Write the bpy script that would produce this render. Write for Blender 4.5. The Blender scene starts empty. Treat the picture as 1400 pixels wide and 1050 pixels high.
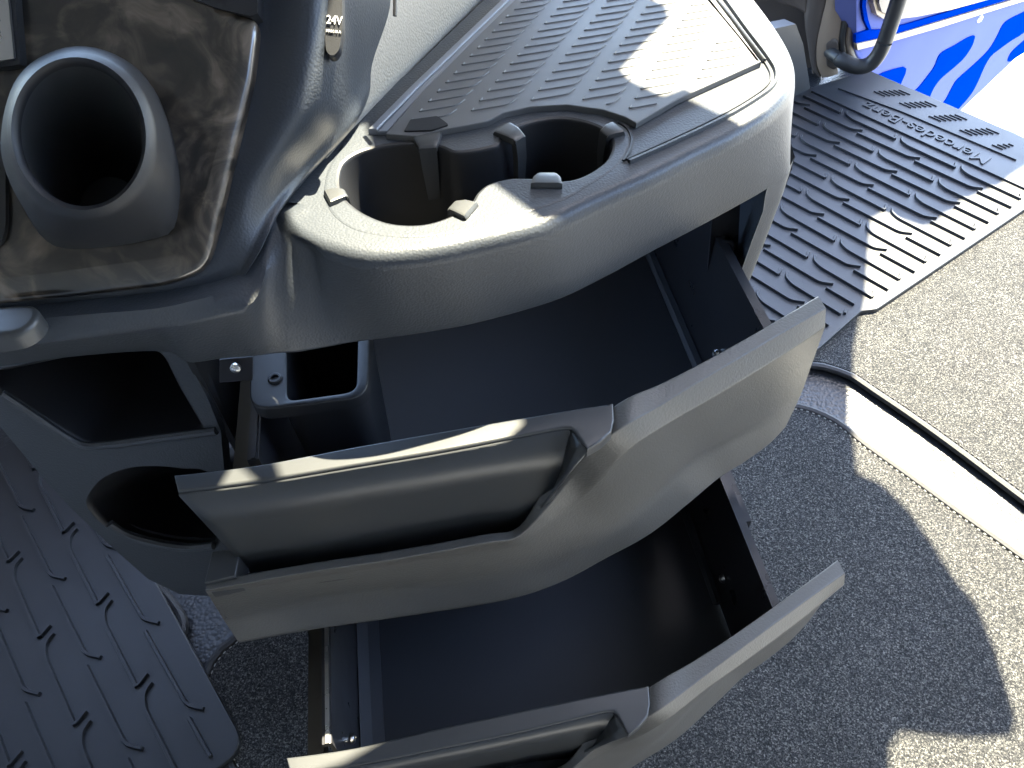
import bpy, bmesh, math, random
from mathutils import Vector, Matrix
from mathutils.geometry import tessellate_polygon
random.seed(7)
S = bpy.context.scene
COL = S.collection
R = math.radians

# ------------------------------------------------------------------ camera
F = 1050.0; TH = R(50.0); RO = R(-2.8); CAM = Vector((0, 0, .95))
co, so = math.cos(RO), math.sin(RO)
right = Vector((co, so*math.sin(TH), so*math.cos(TH)))
up = Vector((-so, co*math.sin(TH), co*math.cos(TH)))
fwd = Vector((0, math.cos(TH), -math.sin(TH)))
cd = bpy.data.cameras.new('camera'); cam = bpy.data.objects.new('camera', cd); COL.objects.link(cam)
cam.matrix_world = Matrix(((right.x, up.x, -fwd.x, CAM.x), (right.y, up.y, -fwd.y, CAM.y), (right.z, up.z, -fwd.z, CAM.z), (0, 0, 0, 1)))
cd.lens = F/1400*36; cd.sensor_width = 36; cd.clip_start = .02; cd.clip_end = 500
S.camera = cam
# ------------------------------------------------------------------ light
SUN_AZ, SUN_EL = R(42), R(62)
w = bpy.data.worlds.new('World'); S.world = w; w.use_nodes = True
nt = w.node_tree; bg = nt.nodes['Background']
sky = nt.nodes.new('ShaderNodeTexSky'); sky.sky_type = 'NISHITA'; sky.sun_disc = False
sky.sun_elevation = SUN_EL; sky.sun_rotation = SUN_AZ
nt.links.new(sky.outputs[0], bg.inputs[0]); bg.inputs[1].default_value = .15
sd = bpy.data.lights.new('sun', 'SUN'); sd.energy = 4.2; sd.angle = R(.5); sd.color = (1, .91, .68)
sun = bpy.data.objects.new('sun', sd); COL.objects.link(sun)
SDIR = Vector((math.sin(SUN_AZ)*math.cos(SUN_EL), math.cos(SUN_AZ)*math.cos(SUN_EL), math.sin(SUN_EL)))
sun.rotation_euler = SDIR.to_track_quat('Z', 'Y').to_euler(); sun.location = (1, 3, 5)
S.view_settings.view_transform = 'Standard'; S.view_settings.look = 'None'
S.view_settings.exposure = 3.9; S.view_settings.gamma = 1
S.cycles.max_bounces = 10; S.cycles.diffuse_bounces = 6

# ------------------------------------------------------------------ rays of the measured camera -> points in the place
def ray(px, py):
    x = (px-700)/F; y = (525-py)/F
    return right*x + up*y + fwd
def G(px, py, z):
    d = ray(px, py); return CAM + d*((z-CAM.z)/d.z)
def onplane(px, py, p, n):
    d = ray(px, py); return CAM + d*((p-CAM).dot(n)/d.dot(n))
def atY(px, py, y):
    d = ray(px, py); return CAM + d*(y/d.y)

# ------------------------------------------------------------------ materials
def mat(name, col, rough=.5, metal=0, grain=None, spec=.5, coat=0, var=.0, varscale=8, dirt=0):
    m = bpy.data.materials.new(name); m.use_nodes = True; t = m.node_tree; N = t.nodes; L = t.links
    b = N['Principled BSDF']; b.inputs['Base Color'].default_value = (*col, 1); b.inputs['Roughness'].default_value = rough
    b.inputs['Metallic'].default_value = metal; b.inputs['Specular IOR Level'].default_value = spec
    b.inputs['Coat Weight'].default_value = coat; b.inputs['Coat Roughness'].default_value = .03
    tc = N.new('ShaderNodeTexCoord')
    if var:
        n = N.new('ShaderNodeTexNoise'); n.inputs['Scale'].default_value = varscale; n.inputs['Detail'].default_value = 6
        L.new(tc.outputs['Object'], n.inputs[0])
        mx = N.new('ShaderNodeMix'); mx.data_type = 'RGBA'
        mx.inputs[6].default_value = (*[c*(1-var) for c in col], 1); mx.inputs[7].default_value = (*[min(1, c*(1+var)) for c in col], 1)
        L.new(n.outputs[0], mx.inputs[0]); L.new(mx.outputs[2], b.inputs['Base Color'])
        r = N.new('ShaderNodeMapRange'); r.inputs[3].default_value = max(0, rough-.08); r.inputs[4].default_value = rough+.08
        L.new(n.outputs[0], r.inputs[0]); L.new(r.outputs[0], b.inputs['Roughness'])
    if grain:
        kind, scale, dist, strength = grain
        if kind == 'leather':
            nn = N.new('ShaderNodeTexNoise'); nn.inputs['Scale'].default_value = scale*.35; L.new(tc.outputs['Object'], nn.inputs[0])
            ma = N.new('ShaderNodeVectorMath'); ma.operation = 'MULTIPLY_ADD'; ma.inputs[1].default_value = (.0016,)*3
            L.new(nn.outputs['Color'], ma.inputs[0]); L.new(tc.outputs['Object'], ma.inputs[2])
            v = N.new('ShaderNodeTexVoronoi'); v.feature = 'SMOOTH_F1'; v.inputs['Scale'].default_value = scale; v.inputs['Smoothness'].default_value = .35
            L.new(ma.outputs[0], v.inputs[0]); h = v.outputs['Distance']
            inv = N.new('ShaderNodeMath'); inv.operation = 'SUBTRACT'; inv.inputs[0].default_value = 1; L.new(h, inv.inputs[1]); h = inv.outputs[0]
            n2 = N.new('ShaderNodeTexNoise'); n2.inputs['Scale'].default_value = scale*.12; n2.inputs['Detail'].default_value = 3; L.new(tc.outputs['Object'], n2.inputs[0])
            a2 = N.new('ShaderNodeMath'); a2.operation = 'MULTIPLY_ADD'; a2.inputs[1].default_value = .25; L.new(n2.outputs[0], a2.inputs[0]); L.new(h, a2.inputs[2]); h = a2.outputs[0]
        else:
            n = N.new('ShaderNodeTexNoise'); n.inputs['Scale'].default_value = scale; n.inputs['Detail'].default_value = 4
            L.new(tc.outputs['Object'], n.inputs[0]); h = n.outputs[0]
        bp = N.new('ShaderNodeBump'); bp.inputs['Distance'].default_value = dist; bp.inputs['Strength'].default_value = strength
        L.new(h, bp.inputs['Height']); L.new(bp.outputs[0], b.inputs['Normal'])
    return m
M = {}
M['leather'] = mat('grained_charcoal_plastic', (.025, .030, .038), .44, grain=('leather', 700, .0004, .32), var=.12, varscale=5)
M['console'] = mat('grained_dark_plastic', (.034, .039, .047), .42, grain=('leather', 700, .0004, .32), var=.12, varscale=6)
M['front'] = mat('drawer_front_plastic', (.080, .077, .071), .38, grain=('leather', 620, .0004, .35), var=.1, varscale=7)
M['fine'] = mat('fine_black_plastic', (.010, .011, .014), .48, grain=('noise', 2600, .0002, .4), var=.15, varscale=9)
M['insert'] = mat('smooth_grey_plastic', (.036, .038, .040), .34, grain=('noise', 2200, .0002, .3), var=.1, varscale=9)
M['black'] = mat('black_plastic', (.010, .011, .014), .42, grain=('noise', 1800, .0002, .3), var=.2, varscale=12)
M['tray_in'] = mat('drawer_lining', (.016, .019, .026), .6, grain=('noise', 900, .0002, .25), var=.2, varscale=10)
M['beige'] = mat('beige_grained_plastic', (.50, .44, .36), .55, grain=('leather', 600, .0005, .5), var=.06)
M['rubber'] = mat('rubber', (.016, .018, .022), .45, spec=.4, grain=('noise', 700, .0003, .3), var=.12, varscale=14)
M['rubber_tray'] = mat('anti_slip_rubber', (.075, .076, .078), .50, grain=('noise', 1500, .0002, .3), var=.08, varscale=14)
M['vinyl'] = mat('grained_vinyl_floor', (.020, .022, .026), .40, spec=.4, grain=('leather', 210, .0012, .8), var=.12)
M['metal'] = mat('zinc_metal', (.55, .55, .55), .28, metal=1, var=.1, varscale=40)
M['darkmetal'] = mat('black_coated_metal', (.035, .035, .04), .30, metal=.4, var=.2, varscale=30)
M['rail'] = mat('bronze_tinted_rail', (.07, .062, .05), .35, metal=.8, var=.2, varscale=30)
M['binding'] = mat('carpet_binding', (.018, .018, .020), .6, grain=('noise', 900, .0006, .6))
M['rail_sheen'] = mat('sky_sheen_plastic', (.15, .16, .18), .36, grain=('noise', 1800, .0002, .3))  # sky sheen on the left tray rails put into a paler base colour
M['void'] = mat('matte_black', (.004, .004, .005), .85)
M['thread'] = mat('grey_thread', (.30, .30, .28), .7)
M['threaddark'] = mat('dark_thread', (.02, .02, .02), .7)
M['print'] = mat('white_print', (.75, .75, .75), .5)
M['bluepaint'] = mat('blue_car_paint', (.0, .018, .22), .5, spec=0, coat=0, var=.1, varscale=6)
M['reflection_and_edge'] = mat('lilac_reflection_and_edge', (.085, .10, .25), .55, spec=0, coat=0, var=.08, varscale=5)  # bright reflections on the blue door as a base colour; also the pale frame edge
M['tan'] = mat('taupe_plastic', (.20, .155, .115), .45, var=.1)
M['pillar'] = mat('dark_taupe_plastic', (.060, .050, .044), .42, grain=('noise', 900, .0003, .3), var=.15)
M['seal'] = mat('black_rubber_seal', (.02, .02, .02), .45)
M['concrete'] = mat('pale_concrete', (.24, .24, .23), .85, var=.12, varscale=2)
M['glassy'] = mat('glossy_black_glass', (.02, .03, .05), .05, coat=1)
M['roof'] = mat('mask_roof_and_wall', (.22, .235, .26), .8, var=.05)

def carpet_mat():
    m = bpy.data.materials.new('speckled_carpet'); m.use_nodes = True; t = m.node_tree; N = t.nodes; L = t.links
    b = N['Principled BSDF']; b.inputs['Roughness'].default_value = .95; b.inputs['Specular IOR Level'].default_value = .15
    b.inputs['Sheen Weight'].default_value = 0
    tc = N.new('ShaderNodeTexCoord')
    v = N.new('ShaderNodeTexVoronoi'); v.inputs['Scale'].default_value = 680; L.new(tc.outputs['Object'], v.inputs[0])
    n = N.new('ShaderNodeTexNoise'); n.inputs['Scale'].default_value = 430; n.inputs['Detail'].default_value = 5; n.inputs['Roughness'].default_value = .75; L.new(tc.outputs['Object'], n.inputs[0])
    sp = N.new('ShaderNodeSeparateColor'); L.new(v.outputs['Color'], sp.inputs[0])
    ad = N.new('ShaderNodeMath'); ad.operation = 'MULTIPLY_ADD'; ad.inputs[1].default_value = .42; L.new(sp.outputs[0], ad.inputs[0]); L.new(n.outputs[0], ad.inputs[2])
    cr = N.new('ShaderNodeValToRGB'); e = cr.color_ramp.elements
    e[0].position = .34; e[0].color = (.006, .0065, .008, 1); e[1].position = 1.0; e[1].color = (.22, .215, .20, 1)
    k = e.new(.62); k.color = (.030, .031, .033, 1); k = e.new(.82); k.color = (.075, .075, .074, 1)
    L.new(ad.outputs[0], cr.inputs[0])
    big = N.new('ShaderNodeTexNoise'); big.inputs['Scale'].default_value = 9; big.inputs['Detail'].default_value = 3; L.new(tc.outputs['Object'], big.inputs[0])
    mr = N.new('ShaderNodeMapRange'); mr.inputs[3].default_value = .54; mr.inputs[4].default_value = .86; L.new(big.outputs[0], mr.inputs[0])
    mu = N.new('ShaderNodeVectorMath'); mu.operation = 'SCALE'; L.new(cr.outputs[0], mu.inputs[0]); L.new(mr.outputs[0], mu.inputs['Scale'])
    L.new(mu.outputs[0], b.inputs['Base Color'])
    bp = N.new('ShaderNodeBump'); bp.inputs['Distance'].default_value = .003; bp.inputs['Strength'].default_value = .9
    L.new(ad.outputs[0], bp.inputs['Height']); L.new(bp.outputs[0], b.inputs['Normal'])
    return m
M['carpet'] = carpet_mat()

def wood_mat():
    m = bpy.data.materials.new('burl_veneer'); m.use_nodes = True; t = m.node_tree; N = t.nodes; L = t.links
    b = N['Principled BSDF']; b.inputs['Roughness'].default_value = .30; b.inputs['Coat Weight'].default_value = 1; b.inputs['Coat Roughness'].default_value = .02
    tc = N.new('ShaderNodeTexCoord')
    n0 = N.new('ShaderNodeTexNoise'); n0.inputs['Scale'].default_value = 11; n0.inputs['Detail'].default_value = 3; L.new(tc.outputs['Object'], n0.inputs[0])
    ma = N.new('ShaderNodeVectorMath'); ma.operation = 'MULTIPLY_ADD'; ma.inputs[1].default_value = (.16, .16, .16)
    L.new(n0.outputs['Color'], ma.inputs[0]); L.new(tc.outputs['Object'], ma.inputs[2])
    n1 = N.new('ShaderNodeTexNoise'); n1.inputs['Scale'].default_value = 17; n1.inputs['Detail'].default_value = 7; n1.inputs['Roughness'].default_value = .62; n1.inputs['Distortion'].default_value = 1.6
    L.new(ma.outputs[0], n1.inputs[0])
    wv = N.new('ShaderNodeTexWave'); wv.inputs['Scale'].default_value = 13; wv.inputs['Distortion'].default_value = 9; wv.inputs['Detail'].default_value = 4; wv.inputs['Detail Scale'].default_value = 2.2
    L.new(ma.outputs[0], wv.inputs[0])
    mx = N.new('ShaderNodeMath'); mx.operation = 'MULTIPLY_ADD'; mx.inputs[1].default_value = .13; L.new(wv.outputs[1], mx.inputs[0]); L.new(n1.outputs[0], mx.inputs[2])
    cr = N.new('ShaderNodeValToRGB'); e = cr.color_ramp.elements
    e[0].position = .40; e[0].color = (.004, .0035, .003, 1); e[1].position = .86; e[1].color = (.15, .12, .09, 1)
    k = e.new(.52); k.color = (.014, .011, .008, 1); k = e.new(.64); k.color = (.050, .039, .029, 1)
    L.new(mx.outputs[0], cr.inputs[0]); L.new(cr.outputs[0], b.inputs['Base Color'])
    return m
M['wood'] = wood_mat()

# ------------------------------------------------------------------ builders
def thing(name, label, cat, loc, group=None):
    o = bpy.data.objects.new(name, None); COL.objects.link(o); o.location = loc; o.empty_display_size = .05
    o['label'] = label; o['category'] = cat
    if group: o['group'] = group
    return o
def link(name, me, m, parent=None, smooth=True, kind=None, label=None, sharp=35):
    if m is not None: me.materials.append(m)
    if smooth:
        for p in me.polygons: p.use_smooth = True
        me.set_sharp_from_angle(angle=R(sharp))
    o = bpy.data.objects.new(name, me); COL.objects.link(o)
    if smooth:
        wn = o.modifiers.new('wn', 'WEIGHTED_NORMAL'); wn.keep_sharp = True; wn.weight = 90
    if parent is not None:
        q = parent; off = Vector()
        while q is not None: off += Vector(q.location); q = q.parent
        o.parent = parent; me.transform(Matrix.Translation(-off))
    if kind: o['kind'] = kind
    if label: o['label'] = label
    return o
def mesh(verts, faces, name='m'):
    me = bpy.data.meshes.new(name); me.from_pydata([tuple(v) for v in verts], [], faces); me.validate(); return me
def fixn(me):
    bm = bmesh.new(); bm.from_mesh(me); bmesh.ops.remove_doubles(bm, verts=bm.verts, dist=1e-6)
    bmesh.ops.recalc_face_normals(bm, faces=bm.faces); bm.to_mesh(me); bm.free(); return me
def cat(pts, n=8, closed=False):
    pts = [Vector(p) for p in pts]; out = []; k = len(pts)
    for i in range(k if closed else k-1):
        if closed: a, b, c, d = pts[i-1], pts[i], pts[(i+1) % k], pts[(i+2) % k]
        else: a, b, c, d = pts[max(i-1, 0)], pts[i], pts[i+1], pts[min(i+2, k-1)]
        for j in range(n):
            t = j/n; t2 = t*t; t3 = t2*t
            out.append(.5*((2*b)+(c-a)*t+(2*a-5*b+4*c-d)*t2+(3*b-a-3*c+d)*t3))
    if not closed: out.append(pts[-1].copy())
    return out
def resample(pts, n, closed=False):
    P = [Vector(p) for p in pts]
    if closed: P = P+[P[0]]
    L = [0]
    for a, b in zip(P, P[1:]): L.append(L[-1]+(b-a).length)
    out = []; m = n if closed else n-1; i = 0
    for k in range(n):
        s = L[-1]*k/m
        while i < len(L)-2 and L[i+1] < s: i += 1
        d = L[i+1]-L[i]; out.append(P[i].lerp(P[i+1], (s-L[i])/d if d > 1e-12 else 0))
    return out
def rounded(pts, r, n=4, closed=True):
    """round the corners of a polyline with radius-like distance r"""
    P = [Vector(p) for p in pts]; out = []; k = len(P)
    for i in range(k):
        if not closed and i in (0, k-1): out.append(P[i]); continue
        a, b, c = P[i-1], P[i], P[(i+1) % k]
        rr = r[i] if isinstance(r, (list, tuple)) else r
        if rr <= 0: out.append(b); continue
        u = (a-b); v = (c-b); ru = min(rr, u.length*.45); rv = min(rr, v.length*.45)
        p0 = b+u.normalized()*ru; p1 = b+v.normalized()*rv
        for j in range(n+1):
            t = j/n; out.append(p0*(1-t)**2+b*2*t*(1-t)+p1*t*t)
    return out
def loft(rings, closed=True, cap0=False, cap1=False):
    """rings: list of equally long point lists; closed = each ring is a loop"""
    n = len(rings[0]); V = [p for r in rings for p in r]; Fc = []
    for i in range(len(rings)-1):
        for j in range(n if closed else n-1):
            a = i*n+j; b = i*n+(j+1) % n; Fc.append((a, b, b+n, a+n))
    def cap(r, base):
        if cap0 == 'fan' or cap1 == 'fan':
            Fc.append(tuple(base+j for j in range(n)))
            return
        for tri in tessellate_polygon([r]): Fc.append(tuple(base+q for q in tri))
    if cap0: cap(rings[0], 0)
    if cap1: cap(rings[-1], (len(rings)-1)*n)
    return fixn(mesh(V, Fc))
def area2(P):
    return sum(P[i-1].x*P[i].y-P[i].x*P[i-1].y for i in range(len(P)))
def inset(P, d):
    """offset a loop in xy towards its inside"""
    s = 1 if area2(P) > 0 else -1; out = []; k = len(P)
    for i in range(k):
        a, b, c = P[i-1], P[i], P[(i+1) % k]
        e1 = Vector((b.x-a.x, b.y-a.y)); e2 = Vector((c.x-b.x, c.y-b.y))
        if e1.length < 1e-9: e1 = e2
        if e2.length < 1e-9: e2 = e1
        n = Vector((-e1.y, e1.x)).normalized()+Vector((-e2.y, e2.x)).normalized()
        n = n.normalized() if n.length > 1e-6 else Vector((-e1.y, e1.x)).normalized()
        out.append(Vector((b.x+n.x*d*s, b.y+n.y*d*s, b.z)))
    return out
def setz(P, z): return [Vector((p.x, p.y, z)) for p in P]
def slab(P, z0, z1, r=.002):
    rings = [setz(P, z0), setz(P, z1-r)]
    for k in range(1, 4):
        a = math.pi/2*k/3; rings.append(setz(inset(P, r*(1-math.cos(a))), z1-r+r*math.sin(a)))
    return loft(rings, True, True, True)
def plate(outer, holes, z0=None, thick=.004, nrm=Vector((0, 0, 1))):
    """polygon with holes, given thickness downwards along nrm"""
    loops = [outer]+holes; V = [p for l in loops for p in l]; n = len(V)
    T = tessellate_polygon(loops); Fc = [tuple(t) for t in T]
    V2 = V+[p-nrm*thick for p in V]; Fc += [tuple(i+n for i in reversed(t)) for t in T]
    b = 0
    for l in loops:
        for j in range(len(l)): Fc.append((b+j, b+(j+1) % len(l), n+b+(j+1) % len(l), n+b+j))
        b += len(l)
    return fixn(mesh(V2, Fc))
def box(c, ax, ay, az):
    V = [c+ax*i+ay*j+az*k for k in (-1, 1) for j in (-1, 1) for i in (-1, 1)]
    return mesh(V, [(0, 2, 3, 1), (4, 5, 7, 6), (0, 1, 5, 4), (2, 6, 7, 3), (0, 4, 6, 2), (1, 3, 7, 5)])
def joined(meshes):
    bm = bmesh.new()
    for m in meshes: bm.from_mesh(m)
    me = bpy.data.meshes.new('j'); bm.to_mesh(me); bm.free(); return me
def tube(P, r, n=12, flat=1.0):
    P = [Vector(p) for p in P]; rings = []; ref = Vector((0, 0, 1))
    for i, p in enumerate(P):
        t = (P[min(i+1, len(P)-1)]-P[max(i-1, 0)]).normalized()
        s = t.cross(ref); s = s.normalized() if s.length > .05 else t.cross(Vector((1, 0, 0))).normalized()
        u = s.cross(t).normalized(); rr = r[i] if isinstance(r, list) else r
        rings.append([p+s*math.cos(2*math.pi*k/n)*rr+u*math.sin(2*math.pi*k/n)*rr*flat for k in range(n)])
    return loft(rings, True, True, True)
def ridge(P, w, h, wt=.6):
    """low upright rib along a polyline lying on a mat"""
    V = []; n = len(P)
    for i, p in enumerate(P):
        t = P[min(i+1, n-1)]-P[max(i-1, 0)]; t.z = 0; t.normalize(); s = Vector((-t.y, t.x, 0))
        V += [p-s*w, p-s*w*wt+Vector((0, 0, h)), p+s*w*wt+Vector((0, 0, h)), p+s*w]
    Fc = [(0, 1, 2, 3), (4*n-1, 4*n-2, 4*n-3, 4*n-4)]
    for i in range(n-1):
        for j in range(3): a = 4*i+j; Fc.append((a, a+4, a+5, a+1))
    return mesh(V, Fc)
def disc(c, nrm, r, prof, n=24):
    """lathe: prof = list of (radius factor, height)"""
    nrm = nrm.normalized(); a = nrm.orthogonal().normalized(); b = nrm.cross(a)
    rings = [[c+nrm*h+(a*math.cos(2*math.pi*k/n)+b*math.sin(2*math.pi*k/n))*(r*q) for k in range(n)] for q, h in prof]
    return loft(rings, True, True, True)
def inside(p, poly):
    c = False; j = len(poly)-1
    for i in range(len(poly)):
        a, b = poly[i], poly[j]
        if (a.y > p.y) != (b.y > p.y) and p.x < (b.x-a.x)*(p.y-a.y)/(b.y-a.y)+a.x: c = not c
        j = i
    return c
def clip(P, poly):
    P = resample(P, max(24, len(P)*2)); best = []; cur = []
    for p in P:
        if inside(p, poly): cur.append(p)
        else:
            if len(cur) > len(best): best = cur
            cur = []
    if len(cur) > len(best): best = cur
    return best
def text(body, size, depth):
    cu = bpy.data.curves.new('t', 'FONT'); cu.body = body; cu.size = size; cu.extrude = depth; cu.resolution_u = 3
    cu.align_x = 'CENTER'; cu.align_y = 'CENTER'
    o = bpy.data.objects.new('t', cu); COL.objects.link(o)
    dg = bpy.context.evaluated_depsgraph_get(); dg.update()
    me = bpy.data.meshes.new_from_object(o.evaluated_get(dg)); bpy.data.objects.remove(o); me.materials.clear(); return me
def GP(L, z): return [G(x, y, z) for x, y in L]

# ------------------------------------------------------------------ lattice of the floor mats (measured)
HM = .93
LA = Vector((.0868, -.1170, 0))*HM; LB = Vector((-.0656, -.0440, 0))*HM
LO = Vector((.8149*HM, 1.6184*HM, 0)); LOL = Vector((-.66093*HM, .59413*HM, 0))
def ml(a, b, z=0, O=LO): return O+LA*a+LB*b+Vector((0, 0, z))

# ================================================================== SETTING
sill_in = 2.75   # how far (in row steps) beyond the ribs the floor ends at the door sill
P = [ml(-9, -2.75), ml(9, -2.75), ml(9, 30), ml(-9, 30)]
fl = link('cab_floor', slab(P, -.12, 0, .004), M['vinyl'], kind='structure')
gp = [Vector((-60, -60, 0)), Vector((60, -60, 0)), Vector((60, 60, 0)), Vector((-60, 60, 0))]
link('ground', plate(setz(gp, -1.3), [], thick=.2), M['concrete'], smooth=False, kind='structure')

# unseen roof added as a light mask, holes and outline cut for sun patches
ZR = 1.25
def toroof(px, py, z):
    p = G(px, py, z); k = (ZR-z)/math.tan(SUN_EL)
    return Vector((p.x+k*math.sin(SUN_AZ), p.y+k*math.cos(SUN_AZ), ZR))
hA = [(864, 0), (905, 19), (909, 36), (880, 66), (843, 107), (856, 122), (901, 144), (929, 133), (1010, 171), (1052, 148), (1078, 122), (1088, 84), (1050, -50), (1000, -110), (820, -60)]
hC = [(350, 402), (390, 430), (322, 444)]
hB = [(499, 168), (508, 205), (560, 235), (674, 252), (719, 285), (740, 300), (800, 289), (811, 297), (768, 330), (725, 365), (640, 400), (560, 420), (470, 410), (436, 384), (410, 334), (392, 302), (390, 287), (401, 266), (433, 229), (484, 176)]
hE = [(1170, 651), (1164, 600), (1165, 480), (1177, 420), (1182, 345), (1186, 308), (1203, 298), (1228, 308), (1255, 318), (1272, 316), (1288, 299), (1302, 294), (1306, 284), (1357, 263), (1366, 258), (1375, 249), (1400, 233), (1560, 190), (1620, 500), (1600, 900), (1450, 1300), (1216, 1200), (1214, 1025), (1229, 1004), (1279, 1010), (1328, 1013), (1381, 1010), (1387, 988), (1359, 895), (1334, 833), (1303, 796), (1272, 747), (1241, 703), (1204, 666)]
sillp = ml(0, -2.75)
out = (-LB).normalized()
ru = LA.normalized()
base0 = sillp-ru*(sillp.dot(ru))          # foot of the camera on the sill line
RP = [base0+out*1.2-ru*1.2, base0+out*1.2+ru*.75, Vector((1.15, .44, 0)), Vector((.74, .44, 0)), Vector((.66, .10, 0)), Vector((.62, -.52, 0)), base0-out*2.32+ru*.82, base0-out*2.32-ru*1.2]
roof = link('sun_mask_roof', plate(setz(RP, ZR), [[toroof(x, y, .70) for x, y in hA], [toroof(x, y, .70) for x, y in hB], [toroof(x, y, .681) for x, y in hC], [toroof(x, y, .01) for x, y in hE]], thick=.004), M['roof'], smooth=False, kind='structure')

def cabwall(name, a, b, z0, z1, m):
    d = (b-a).normalized(); s_ = Vector((-d.y, d.x, 0))*.02
    link(name, loft([[Vector((p.x, p.y, z)) for p in (a-s_, b-s_, b+s_, a+s_)] for z in (z0, z1)], True, True, True), m, kind='structure', smooth=False)
inw = -out
rA = base0+ru*.8; fA = base0-ru*1.2
rB = rA+inw*2.3; fB = fA+inw*2.3
cabwall('cab_rear_wall', rA+out*.0, rB, 0, ZR-.006, M['roof'])
cabwall('cab_side_wall', rB, fB, 0, ZR-.006, M['roof'])
cabwall('cab_front_wall', fA+inw*.9, fB, 0, .80, M['pillar'])

# ================================================================== FLOOR MATS
def carpet(name, label, px, z1=.012, bind=.012, stitch='thread', stitch_in=.007, seg=None, zb=.003):
    Pp = GP(px, z1); c = sum(Pp, Vector())/len(Pp)
    t = thing(name, label, 'carpet mat', (c.x, c.y, zb), 'carpet mats on the cab floor')
    loop = resample(cat(Pp, 8, True), 160, True)
    inn = inset(loop, bind)
    link('pile', slab(inn, zb, z1+.001, .003), M['carpet'], t)
    link('binding', fixn(tube_closed(inset(loop, bind*.5), bind*.5, z1-.002)), M['binding'], t)
    dashes = []
    sl = resample(inset(loop, bind+stitch_in*.2), int(sum((a-b).length for a, b in zip(loop, loop[1:]))/.0045), True)
    for i in range(0, len(sl)-1, 2):
        a, b = sl[i], sl[i+1]; d = (b-a)/2
        if d.length < 1e-5: continue
        s = Vector((-d.y, d.x, 0)).normalized()*.00045
        dashes.append(box((a+b)/2+Vector((0, 0, z1+.0018-((a+b)/2).z)), d*.8, s, Vector((0, 0, .0006))))
    link('stitching', joined(dashes), M[stitch], t, smooth=False)
    return t
def tube_closed(P, r, z):
    n = 8; k = len(P); rings = []
    for i, p in enumerate(P):
        t = (P[(i+1) % k]-P[i-1]); t.z = 0; t.normalize(); s = Vector((-t.y, t.x, 0))
        rings.append([Vector((p.x, p.y, z))+s*math.cos(2*math.pi*q/n)*r+Vector((0, 0, math.sin(2*math.pi*q/n)*.006)) for q in range(n)])
    rings.append(rings[0]); return loft(rings, True)
carpet('floor_carpet', 'grey speckled carpet mat with white stitched curved edge lying under the open drawers',
       [(318, 868), (298, 884), (281, 906), (269, 944), (273, 980), (288, 1012), (312, 1060), (400, 1200), (700, 1500), (1100, 1500), (1700, 1250), (1900, 1120), (1400, 757), (1310, 693), (1248, 648), (1186, 604), (1149, 574), (1110, 556), (1080, 551), (1000, 560), (800, 640), (560, 720), (400, 800)])
carpet('floor_carpet', 'pale sunlit speckled carpet mat beside the door step with dark piped edge',
       [(1090, 497), (1118, 502), (1161, 516), (1186, 533), (1248, 575), (1310, 620), (1400, 688), (1600, 838), (1900, 1000), (2000, 600), (1700, 250), (1500, 160), (1300, 270), (1180, 350), (1060, 440)], stitch='threaddark')
carpet('floor_carpet', 'small dark carpet corner with white stitching tucked beside the ribbed rubber mat',
       [(190, 780), (222, 800), (245, 825), (257, 851), (250, 880), (232, 900), (190, 960), (120, 900), (60, 780), (100, 720)])

def ribbed_mat(name, label, outline_ab, O, ij, extra=None, r=.006):
    z1 = .022; poly = [ml(a, b, z1, O) for a, b in outline_ab]
    loop = rounded(poly, r, 5)
    c = sum(poly, Vector())/len(poly)
    t = thing(name, label, 'rubber mat', (c.x, c.y, .014), 'ribbed rubber mats on the cab floor')
    link('mat_base', slab(loop, .014, z1, .002), M['rubber'], t)
    lim = inset(loop, .014)
    Pk = rounded([ml(a, b, z1) - LO for a, b in ((.0, -.03), (.05, .13), (.18, .218), (.96, .19))], [0, .007, .009, 0], 4, False)
    Pt = rounded([ml(a, b, z1) - LO for a, b in ((.955, .17), (.90, -.03))], [0, 0], 1, False)
    Qk = rounded([ml(a, b, z1) - LO for a, b in ((.50, .72), (1.38, .665), (1.50, .48))], [0, .008, 0], 4, False)
    shared = {}
    for (i, j) in ij:
        for key, K in (('p', Pk), ('t', Pt), ('q', Qk)):
            W = [p+O+LA*i+LB*j for p in K]
            if all(inside(p, lim) for p in W):
                if key not in shared:
                    me = ridge([p-Vector((0, 0, 0)) for p in K], .0026, .0052); shared[key] = me
                    for pl in me.polygons: pl.use_smooth = False
                    me.materials.append(M['rubber'])
                o = bpy.data.objects.new('rib', shared[key]); COL.objects.link(o); o.parent = t
                o.location = O+LA*i+LB*j-t.location
                o.location.z = -t.location.z-.0002
            else:
                Cc = clip(W, lim)
                if len(Cc) > 3: link('rib', ridge(Cc, .0026, .0052), M['rubber'], t, smooth=False)
    if extra: extra(t, z1)
    return t
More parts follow.
